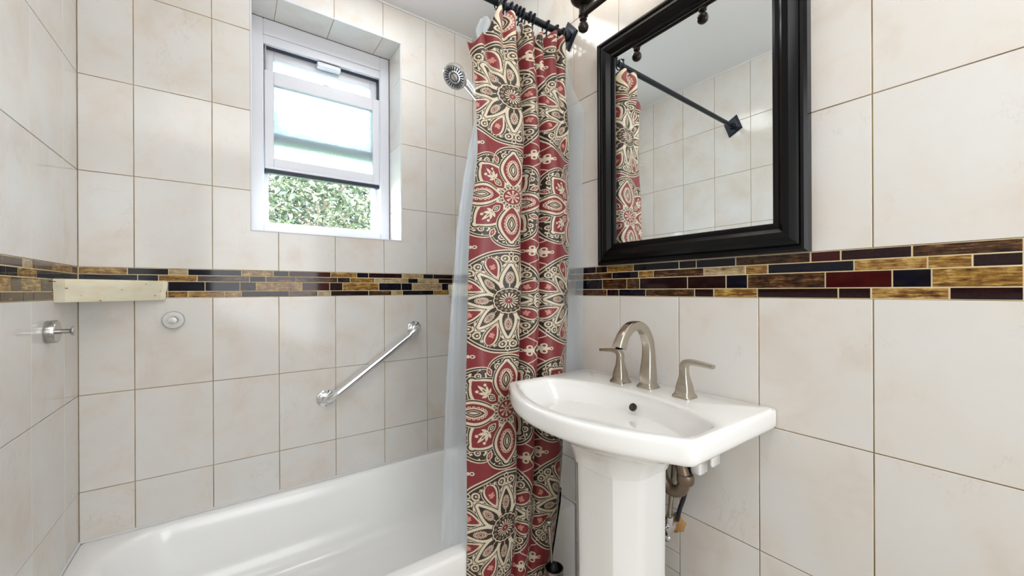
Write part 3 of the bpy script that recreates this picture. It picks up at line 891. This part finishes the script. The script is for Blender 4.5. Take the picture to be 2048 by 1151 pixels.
def lerp_tab(tab, x):
    if x <= tab[0][0]: return tab[0][1]
    for (a, va), (b, vb) in zip(tab, tab[1:]):
        if x <= b: return va+(vb-va)*(x-a)/(b-a)
    return tab[-1][1]
def grid_object(name, nu, nv, fn, m, parent=None, uvfn=None, thick=0.0):
    vs = []; fs = []; uvs = []
    for j in range(nv+1):
        for i in range(nu+1):
            vs.append(fn(i/nu, j/nv))
            if uvfn: uvs.append(uvfn(i/nu, j/nv))
    for j in range(nv):
        for i in range(nu):
            a = j*(nu+1)+i
            fs.append((a, a+1, a+nu+2, a+nu+1))
    me = bpy.data.meshes.new(name); me.from_pydata(vs, [], fs)
    if uvfn:
        ul = me.uv_layers.new(name='UVMap')
        li = np.empty(len(me.loops), dtype=np.int32); me.loops.foreach_get('vertex_index', li)
        ua = np.array(uvs, dtype=np.float32)[li]
        ul.data.foreach_set('uv', ua.ravel())
    me.polygons.foreach_set('use_smooth', [True]*len(me.polygons))
    me.materials.append(m)
    o = bpy.data.objects.new(name, me); C.objects.link(o)
    if parent: o.parent = parent
    if thick:
        s = o.modifiers.new('thickness', 'SOLIDIFY'); s.thickness = thick; s.offset = 0
    return o
# fold plan: cloth metres, x at reference height, y
nodes = [(0, 1.040, -.790), (.03, 1.072, -.812), (.07, 1.118, -.826), (.115, 1.180, -.832), (.145, 1.222, -.824), (.157, 1.232, -.800), (.172, 1.238, -.772), (.19, 1.252, -.752), (.205, 1.264, -.772), (.222, 1.276, -.802),
         (.245, 1.300, -.818), (.268, 1.322, -.808), (.282, 1.331, -.775), (.296, 1.336, -.738), (.312, 1.346, -.742), (.328, 1.352, -.775), (.345, 1.366, -.804), (.375, 1.398, -.818), (.41, 1.438, -.818), (.445, 1.474, -.805), (.47, 1.496, -.785), (.485, 1.503, -.755), (.51, 1.488, -.730), (.55, 1.440, -.722), (.60, 1.390, -.718)]
NU, NV = 300, 240
def resamp():
    us = [n[0] for n in nodes]
    P3 = smoothpath([(n[0], n[1], n[2]) for n in nodes], 12)
    tx = [(p[0], p[1]) for p in P3]; ty = [(p[0], p[2]) for p in P3]
    return tx, ty
tabx, taby = resamp()
us_ = [nodes[-1][0]*i/NU for i in range(NU+1)]
xr = [lerp_tab(tabx, q) for q in us_]; yr = [lerp_tab(taby, q) for q in us_]
Ledge = [(0.08, 1.022), (.285, 1.027), (.847, 1.032), (1.169, 1.043), (1.412, 1.053), (1.55, 1.070), (1.66, 1.078), (1.80, 1.078), (1.937, 1.069), (2.018, 1.050), (2.05, 1.045), (2.2, 1.06)]
Redge = [(0.06, 1.352), (.127, 1.372), (.392, 1.432), (.599, 1.452), (.963, 1.488), (1.159, 1.500), (1.42, 1.506), (1.8, 1.503), (2.1, 1.492), (2.2, 1.485)]
wrin = np.random.RandomState(5)
wk = [(wrin.uniform(20, 80), wrin.uniform(2, 9), wrin.uniform(0, 6.28), wrin.uniform(.0006, .0016)) for _ in range(10)]
ZT = 2.163; ZB = .06
def topz(a):   # hem height along the cloth
    x = us_[min(NU, int(round(a*NU)))]
    z = lerp_tab([(0, 2.018), (.035, 2.035), (.07, 2.085), (.085, 2.150), (.60, 2.166)], x)
    return z + .009*math.cos(x*2*PI/.043) - .004
def cpos(a, b):
    i = min(NU, int(round(a*NU)))
    zt = topz(a); z = ZB+(zt-ZB)*b
    L = lerp_tab(Ledge, z); R = lerp_tab(Redge, z)
    xn = (xr[i]-1.040)/(1.503-1.040)
    g = max(0.0, (z-1.72)/.44)**1.5      # pleating grows towards the rings
    low = max(0, (1.0-z))*.5
    x = L+(R-L)*xn
    u_ = us_[i]
    y = yr[i]
    y = y*(1-.35*g)+(-.772)*(.35*g) + g*.020*math.sin(u_*2*PI/.050+.6)
    x += g*.007*math.sin(u_*2*PI/.050+2.1)
    y += (1-g)*(.004*math.sin(u_*55+z*2.5)+.003*math.sin(z*7+u_*14))
    for fu, fz, ph, am in wk: y += am*math.sin(fu*u_+fz*z*3+ph)*(1.2 if z > 1.6 else .7)
    y -= .018*max(0, min(1, (1.3-z)/.8))   # hangs out over the tub rim
    if z < .45: y = min(y, -.806)
    return (min(x, W-.012), y, z)
vtab = [(.0, 2.62), (.42, 2.0), (.806, 1.5), (1.166, 1.0), (1.516, .5), (1.858, 0.0), (2.2, -.49)]
def cuv(a, b):
    z = ZB+(topz(a)-ZB)*b
    return ((us_[min(NU, int(round(a*NU)))]-.112)/.35+.5, -lerp_tab(vtab, z)*(.35*2/.70)*1.0+.25)
cur = empty('shower_curtain', (1.27, -.79, ZB)); tag(cur, 'red and brown medallion print shower curtain bunched beside the sink', 'shower curtain')
o = grid_object('cloth', NU, NV, cpos, M['cloth'], cur, cuv, .0012)
o.matrix_parent_inverse = Matrix.Translation((-1.27, .79, -ZB))
# liner inside the tub
lnL = [(.10, .960), (.34, .983), (.668, .999), (1.168, 1.024), (1.405, 1.044), (1.704, 1.089), (1.874, 1.120), (2.0, 1.125), (2.10, 1.10), (2.18, 1.13)]
def lpos(a, b):
    z = .14+(2.155-.14)*b
    L = lerp_tab(lnL, z); R = W-.010
    x = L+(R-L)*a
    y = -.712+.010*math.sin(a*30+.6*math.sin(z*3))+.006*math.sin(a*71+z*2)+.004*math.sin(z*9+a*11)
    k = max(0.0, min(1.0, (z-1.6)/.5)); y = y*(1-k)+(-.752+.006*math.sin(a*60))*k
    wz = max(0.0, min(1.0, (z-.50)/.35))*max(0.0, min(1.0, (2.12-z)/.25))
    ww = max(0.0, (a-.80)/.20)**1.3*wz
    y += -.125*ww; x -= .012*math.sin(min(1, ww)*PI)
    return (min(x, W-.008), y, z-.008*(1+math.cos(a*60))*(b**20))
ln = grid_object('shower_liner', 150, 120, lpos, M['liner'])
tag(ln, 'translucent white vinyl liner hanging inside the tub behind the printed curtain', 'curtain liner')
# ------------------------------------------------------------------ mirror
mir = empty('wall_mirror', (W, -1.257, 1.286)); tag(mir, 'large mirror in a wide black moulded frame above the sink', 'mirror')
MY0, MY1, MZa, MZb = -1.574, -.940, 1.2875, 2.081
prof = [(0, 0), (0, .024), (.006, .030), (.012, .031), (.016, .027), (.020, .030), (.034, .036), (.048, .034), (.056, .026), (.060, .022), (.066, .023), (.072, .021), (.074, .017), (.074, .0)]
def rail(c0, c1, i0, i1):
    """mitred rail: outer corners c0,c1 ; unit insets i0,i1 (y,z)"""
    rs = []
    for (cy, cz), (iy, iz) in ((c0, i0), (c1, i1)):
        rs.append([(W-.001-h, cy+iy*d, cz+iz*d) for d, h in prof])
    return MB().loft(rs)
cs = [((MY1, MZa), (-1, 1)), ((MY1, MZb), (-1, -1)), ((MY0, MZb), (1, -1)), ((MY0, MZa), (1, 1))]
for k in range(4):
    (c0, i0), (c1, i1) = cs[k], cs[(k+1) % 4]
    rail(c0, c1, i0, i1).build('frame_rail', M['black'], mir, auto=22)
g_ = .072
MB().box((W-.016, MY0+g_, MZa+g_), (W-.004, MY1-g_, MZb-g_)).build('mirror_glass', M['mirror'], mir)

# ------------------------------------------------------------------ vanity light
van = empty('vanity_light', (W, -1.25, 2.11)); tag(van, 'dark bronze three lamp bar light above the black framed mirror', 'wall light')
LX = 1.365; LZ = 2.112
MB().lathe([(0, 0), (.055, 0), (.056, .006), (.045, .014), (.020, .022), (0, .022)], (W, -1.25, LZ+.08), (-1, 0, 0), 32).build('back_plate', M['bronze'], van, auto=35)
MB().tube(smoothpath([(W-.02, -1.25, LZ+.08), (1.43, -1.25, LZ+.06), (LX+.01, -1.25, LZ+.01), (LX, -1.25, LZ)]), .010, 12).build('arm', M['bronze'], van, smooth=True)
MB().tube([(LX, -1.505, LZ-.005), (LX, -1.30, LZ-.005), (LX, -.995, LZ-.005)], .0095, 16, up=(1, 0, 0)).build('bar', M['bronze'], van, auto=40)
for y in (-1.0, -1.25, -1.5):
    MB().lathe([(0, .052), (.012, .050), (.022, .046), (.036, .035), (.0425, .015), (.043, 0), (.040, -.010), (.028, -.022), (.014, -.028), (0, -.028)][::-1], (LX, y, LZ+.055), (0, 0, 1), 32).build('cup', M['bronze'], van, auto=50)
    MB().lathe([(0, .016), (.011, .016), (.014, .010), (.014, -.006), (.0155, -.010), (.0155, -.014), (.010, -.018), (.012, -.022), (.012, -.026), (.007, -.030),
                (.008, -.033), (.0145, -.040), (.0175, -.050), (.0150, -.060), (.008, -.066), (0, -.067)][::-1], (LX, y, LZ+.004), (0, 0, 1), 28).build('finial', M['bronze'], van, auto=50)
    MB().lathe([(.030, 0), (.034, .01), (.052, .05), (.060, .10), (.066, .15), (.064, .15), (.058, .10), (.050, .05), (.030, .012)], (LX, y, LZ+.100), (0, 0, 1), 32).build('lamp_shade', M['lampglass'], van, smooth=True)
    d = bpy.data.lights.new('vanity_bulb', 'POINT'); d.energy = 1.0; d.color = (1, .92, .82); d.shadow_soft_size = .05
    o = bpy.data.objects.new('vanity_bulb', d); o.location = (LX-.0, y, LZ+.30); C.objects.link(o)

# ------------------------------------------------------------------ pedestal sink
SK = -1.186
sink = empty('pedestal_sink', (1.32, SK, 0)); tag(sink, 'white porcelain pedestal sink with bowed front under the mirror', 'sink')
ZR = .905
cx0, cy0 = 1.25, 0.0
def ray_poly(poly, N=128):
    out = []
    for k in range(N):
        a = 2*PI*k/N; d = Vector((math.cos(a), math.sin(a))); best = None
        for i in range(len(poly)):
            p = Vector(poly[i]); q = Vector(poly[(i+1) % len(poly)]); e = q-p
            den = d.x*e.y-d.y*e.x
            if abs(den) < 1e-9: continue
            wv = p-Vector((cx0, cy0))
            tt = (wv.x*e.y-wv.y*e.x)/den; uu = (wv.x*d.y-wv.y*d.x)/den
            if tt > 0 and -1e-6 <= uu <= 1+1e-6 and (best is None or tt > best): best = tt
        out.append(best)
    return out
def arc(c, r, a0, a1, n=6): return [(c[0]+r*math.cos(math.radians(a0+(a1-a0)*k/n)), c[1]+r*math.sin(math.radians(a0+(a1-a0)*k/n))) for k in range(n+1)]
hw = .3135
outer = arc((W-.004, hw-.003), .003, 0, 90, 2)
outer += arc((1.160, hw-.026), .026, 90, 165, 6)
outer += [(1.035+.095*(abs(v)/.285)**2.1, v) for v in [.27-.27*2*k/28 for k in range(29)]]
outer += arc((1.160, -hw+.026), .026, 195, 270, 6) + arc((W-.004, -hw+.003), .003, 270, 360, 2)
inner = [(1.372-.065*(abs(v)/.255)**2.2, v) for v in [-.235+.47*k/24 for k in range(25)]]
inner += arc((1.265, .250), .040, 40, 100, 5) + arc((1.175, .262), .028, 95, 165, 5)
inner += [(1.067+.085*(abs(v)/.262)**2.1, v) for v in [.245-.245*2*k/24 for k in range(25)]]
inner += arc((1.175, -.262), .028, 195, 265, 5) + arc((1.265, -.250), .040, 260, 320, 5)
NO = 160
Ro = ray_poly(outer, NO); Ri = ray_poly(inner, NO)
def sm(r, n):
    for _ in range(n): r = [(r[i-1]+2*r[i]+r[(i+1) % len(r)])/4 for i in range(len(r))]
    return r
Ri = sm(Ri, 3)
def ringO(d, z): return [(cx0+(Ro[k]-d)*math.cos(2*PI*k/NO), SK+(Ro[k]-d)*math.sin(2*PI*k/NO), z) for k in range(NO)]
def ringI(s, z, ox=0.0, d=0): return [(cx0+ox+(Ri[k]*s-d)*math.cos(2*PI*k/NO), SK+(Ri[k]*s-d)*math.sin(2*PI*k/NO), z) for k in range(NO)]
rs = [ringI(.40, .770, .02), ringI(.58, .790, .02), ringI(.74, .818, .02), ringI(.86, .838, .015), ringO(.040, .850), ringO(.014, .851), ringO(.005, .854), ringO(.001, .861), ringO(0, .870), ringO(0, .893), ringO(.0015, .899), ringO(.005, .9035), ringO(.010, ZR),
      ringI(1.0, ZR-.0003, 0, -.012), ringI(1.0, ZR-.001, 0, -.006), ringI(1.0, ZR-.0028, 0, .000), ringI(1.0, ZR-.006, 0, .006), ringI(.970, ZR-.014), ringI(.935, ZR-.027), ringI(.865, ZR-.054), ringI(.75, ZR-.088), ringI(.58, ZR-.110), ringI(.36, ZR-.122), ringI(.14, ZR-.127), ringI(.08, ZR-.1275)]
MB().loft(rs).build('basin', M['porcelain'], sink, auto=55)
MB().lathe([(0, 0), (.020, 0), (.022, .002), (.018, .003), (0, .001)], (cx0, SK, ZR-.1275), (0, 0, 1), 24).build('drain', M['nickel'], sink, auto=40)
# overflow opening on the rear slope
on = Vector((-.83, 0, .56)).normalized(); oc = Vector((1.3395, SK-.022, .869))
MB().lathe([(0, -.004), (.0112, -.004), (.0112, .001), (.0100, .0015), (0, -.002)], oc+on*.0005, on, 24).build('overflow_hole', mat('dark_hole', lin(58, 54, 48), .4, .3), sink, auto=40)
fc_ = bpy.data.curves.new('maker_mark', 'FONT'); fc_.body = 'KOHLER'; fc_.size = .0062; fc_.align_x = 'CENTER'; fc_.extrude = .0002
fo = bpy.data.objects.new('maker_mark', fc_); C.objects.link(fo)
dg = bpy.context.evaluated_depsgraph_get(); me = bpy.data.meshes.new_from_object(fo.evaluated_get(dg)); bpy.data.objects.remove(fo)
mk = bpy.data.objects.new('maker_mark', me); me.materials.clear(); me.materials.append(mat('grey_print', lin(196, 196, 192), .3)); C.objects.link(mk)
mk.parent = sink; mk.matrix_parent_inverse = Matrix.Translation((-1.32, -SK, 0))
xa_ = Vector((0, -1, 0)); za_ = Vector((-.62, 0, .78)).normalized(); ya_ = za_.cross(xa_)
mk.matrix_local = Matrix.Translation((1.3600, SK-.007, .8925)) @ Matrix((xa_, ya_, za_)).transposed().to_4x4()
# pedestal
def pring(hx, hy, z, ox=0.0, p=3.4, n=48):
    out = []
    for k in range(n):
        a = 2*PI*k/n; c, s = math.cos(a), math.sin(a)
        r = 1/((abs(c)**p+abs(s)**p)**(1/p))
        # flat facets: soften towards an octagon
        o8 = 1/max(abs(c), abs(s), (abs(c)+abs(s))/1.52)
        rr = .25*r+.75*o8
        out.append((1.303+ox+hx*rr*c, SK-.004+hy*rr*s, z))
    return out
pr = [pring(.145, .150, .0), pring(.145, .150, .012), pring(.135, .140, .05), pring(.118, .122, .12), pring(.106, .111, .25), pring(.103, .107, .45), pring(.105, .109, .66), pring(.106, .110, .722), pring(.107, .111, .7235), pring(.111, .115, .7245), pring(.113, .118, .735), pring(.122, .128, .765), pring(.140, .152, .795), pring(.158, .180, .822), pring(.166, .200, .842), pring(.10, .10, .844)]
MB().loft(pr).build('pedestal', M['porcelain'], sink, auto=24)
for y, z, w_ in ((-1.305, .712, .014), (-1.328, .694, .030), (-1.372, .728, .010)):
    MB().box((1.450, y-w_/2, z), (1.490, y+w_/2, .853), .004).build('mounting_lug', M['porcelain'], sink, auto=40)

# ------------------------------------------------------------------ widespread faucet
fa = empty('faucet', (1.44, SK, ZR)); tag(fa, 'brushed nickel widespread faucet with arched spout and two lever handles', 'faucet')
def sq(r=.30):
    pts = []
    for cx, cy, a0 in ((1-r, 1-r, 0), (-1+r, 1-r, 90), (-1+r, -1+r, 180), (1-r, -1+r, 270)):
        for k in range(4):
            a = math.radians(a0+30*k); pts.append((cx+r*math.cos(a), cy+r*math.sin(a)))
    return pts
SQ = sq(.28)
def sqring(cx, cy, z, h, hy=None): return [(cx+a*h, cy+b*(hy or h), z) for a, b in SQ]
bxx = 1.442
sp = [sqring(bxx, SK, ZR, .026), sqring(bxx, SK, ZR+.004, .0262), sqring(bxx, SK, ZR+.008, .024), sqring(bxx, SK, ZR+.012, .021), sqring(bxx, SK, ZR+.016, .0195)]
MB().loft(sp).build('spout_base', M['nickel'], fa, auto=35)
cen = [(bxx, SK, ZR+.014), (bxx, SK, ZR+.030), (bxx+.001, SK, ZR+.055), (bxx+.003, SK, ZR+.085), (bxx+.003, SK, ZR+.115), (bxx-.003, SK, ZR+.145), (bxx-.022, SK, ZR+.175), (bxx-.052, SK, ZR+.190), (bxx-.085, SK, ZR+.186), (bxx-.112, SK, ZR+.166), (bxx-.128, SK, ZR+.142), (bxx-.133, SK, ZR+.130)]
rad = [.0195, .0200, .0185, .0160, .0145, .0138, .0132, .0130, .0132, .0138, .0148, .0152]
MB().tube(smoothpath(cen, 5), sinterp(rad, 5), sect=SQ, up=(1, 0, 0)).build('spout', M['nickel'], fa, auto=32)
MB().lathe([(0, 0), (.0115, 0), (.0115, .002), (0, .002)], (bxx-.134, SK, ZR+.1275), (0, 0, 1), 20).build('aerator', M['nozzle'], fa)
MB().lathe([(0, 0), (.0025, 0), (.0025, .045), (.005, .047), (.006, .052), (.004, .056), (0, .057)], (bxx+.028, SK-.003, ZR), (0, 0, 1), 12).build('lift_rod', M['nickel'], fa, auto=40)
for sy, hy in ((1, -1.092), (-1, -1.310)):
    hb = MB().loft([sqring(bxx-.012, hy, ZR+z, r) for z, r in ((0, .0255), (.004, .0257), (.008, .0235), (.012, .0205), (.018, .0185), (.028, .0182), (.042, .0150), (.056, .0115), (.068, .0098), (.078, .0095))])
    hb = hb.build('handle_base', M['nickel'], fa, auto=32)
    x = bxx-.012
    pth = smoothpath([(x, hy, ZR+.077), (x, hy, ZR+.086), (x, hy+sy*.006, ZR+.095), (x, hy+sy*.022, ZR+.0985), (x, hy+sy*.050, ZR+.097), (x, hy+sy*.080, ZR+.094)], 4)
    n = len(pth)
    vs = []
    mb = MB(); rings = []
    for i, p in enumerate(pth):
        tt = (pth[min(i+1, n-1)]-pth[max(i-1, 0)]).normalized()
        N = Vector((1, 0, 0)); B = tt.cross(N).normalized(); f = i/(n-1)
        hxw = .0098*(1-.15*f)+.001*f; hth = .0096 if f < .3 else .0096-(f-.3)/.7*.0048
        rings.append([tuple(p+N*a*hxw+B*b*hth) for a, b in SQ])
    mb.loft(rings).build('lever', M['nickel'], fa, auto=35)

# ------------------------------------------------------------------ plumbing under the sink
tr = empty('drain_trap', (1.44, -1.24, .62)); tag(tr, 'dark metal drain trap behind the pedestal of the sink', 'drain pipe')
MB().tube(smoothpath([(1.44, -1.215, .800), (1.44, -1.220, .72), (1.44, -1.235, .655), (1.44, -1.262, .628), (1.44, -1.292, .640), (1.44, -1.302, .672), (1.445, -1.290, .705), (1.47, -1.262, .728), (W-.004, -1.250, .735)], 6), .0165, 16, up=(1, 0, 0)).build('pipe', M['pvc'], tr, smooth=True)
MB().lathe([(0, 0), (.021, 0), (.023, .004), (.023, .022), (.021, .026), (0, .026)], (1.442, -1.304, .662), (0, 0, 1), 12).build('slip_nut', M['pvc'], tr, auto=30)
MB().lathe([(0, 0), (.021, 0), (.023, .004), (.023, .020), (0, .022)], (1.44, -1.221, .700), (0, 0, 1), 12).build('slip_nut', M['pvc'], tr, auto=30)
sv = empty('supply_valve', (W, -1.226, .491)); tag(sv, 'chrome shutoff valve with oval handle in rusty putty at the wall', 'valve')
vc = Vector((1.478, -1.228, .488))
mb = MB(); rr_ = random.Random(4)
rings = []
for z, s_k in ((0, 1), (.006, .9), (.009, .5)):
    rings.append([(W-z, -1.232+.026*s_k*(1+.25*math.sin(k*2.3))*math.cos(2*PI*k/14), .490+.028*s_k*(1+.25*math.cos(k*1.7))*math.sin(2*PI*k/14)) for k in range(14)])
mb.loft(rings).build('putty_patch', M['rust'], sv, smooth=True)
MB().tube([(W-.002, -1.230, .491), (1.50, -1.229, .490), vc, (1.455, -1.227, .486)], [.011, .012, .015, .014], 16, up=(0, 0, 1)).build('valve_body', M['chrome'], sv, auto=40)
MB().lathe([(0, 0), (.010, 0), (.010, .012), (.012, .013), (.012, .028), (.009, .030), (0, .030)], vc+Vector((0, -.002, .010)), (0, -.1, 1), 8).build('compression_nut', M['chrome'], sv, auto=30)
hd = Vector((-.80, -.05, -.35)).normalized(); hc = vc+hd*.030
qm = hd.to_track_quat('Z', 'Y').to_matrix()
rings = []
for z, s_k in ((-.004, .7), (-.001, 1), (.004, 1), (.008, .72)):
    rings.append([tuple(hc+qm @ Vector((.024*s_k*math.cos(2*PI*k/24), .014*s_k*math.sin(2*PI*k/24), z))) for k in range(24)])
MB().loft(rings).build('oval_handle', M['chrome'], sv, auto=40)
h = MB().tube(smoothpath([vc+Vector((0, -.004, .038)), (1.474, -1.240, .575), (1.470, -1.248, .640), (1.468, -1.256, .72), (1.452, -1.262, .80), (1.445, -1.262, .845)], 8), .0068, 12, up=(1, 0, 0)).build('supply_hose', M['braid'], None, smooth=True)
tag(h, 'braided metal hose rising from the shutoff valve under the sink', 'hose')
h = MB().tube(smoothpath([(1.486, -1.252, .520), (1.480, -1.264, .560), (1.470, -1.284, .610), (1.462, -1.305, .690), (1.448, -1.312, .76), (1.44, -1.315, .848)], 8), .0060, 12, up=(1, 0, 0)).build('supply_hose', M['hose'], None, smooth=True)
tag(h, 'thin black hose curving down beside the drain trap under the sink', 'hose')
o = MB().lathe([(0, 0), (.011, 0), (.012, .004), (.012, .040), (.015, .043), (.015, .060), (0, .062)], (1.440, -1.314, .765), (0, 0, 1), 16).build('faucet_shank', M['pvc'], fa, auto=35)

# ------------------------------------------------------------------ toilet brush
tb = empty('toilet_brush', (1.350, -.885, 0)); tag(tb, 'slim metal toilet brush in its can on the floor beside the curtain', 'toilet brush')
bc = (1.318, -.896)
MB().lathe([(0, 0), (.030, 0), (.031, .003), (.031, .236), (.033, .240), (.033, .246), (.030, .246), (.028, .236), (.028, .010), (0, .010)], (bc[0], bc[1], 0), (0, 0, 1), 32).build('can', M['steel'], tb, auto=35)
MB().lathe([(0, .012), (.020, .016), (.023, .05), (.023, .20), (.016, .235), (.009, .262), (0, .264)], (bc[0], bc[1], 0), (0, 0, 1), 20).build('brush_head', M['hose'], tb, smooth=True)
MB().lathe([(0, 0), (.0035, 0), (.0035, .075), (.0075, .078), (.0085, .120), (.0075, .136), (.0035, .138), (.0035, .146), (.013, .148), (.014, .154), (.012, .158), (0, .158)], (bc[0]-.006, bc[1]+.004, .255), (-.06, .02, 1), 20).build('handle', M['steel'], tb, auto=35)
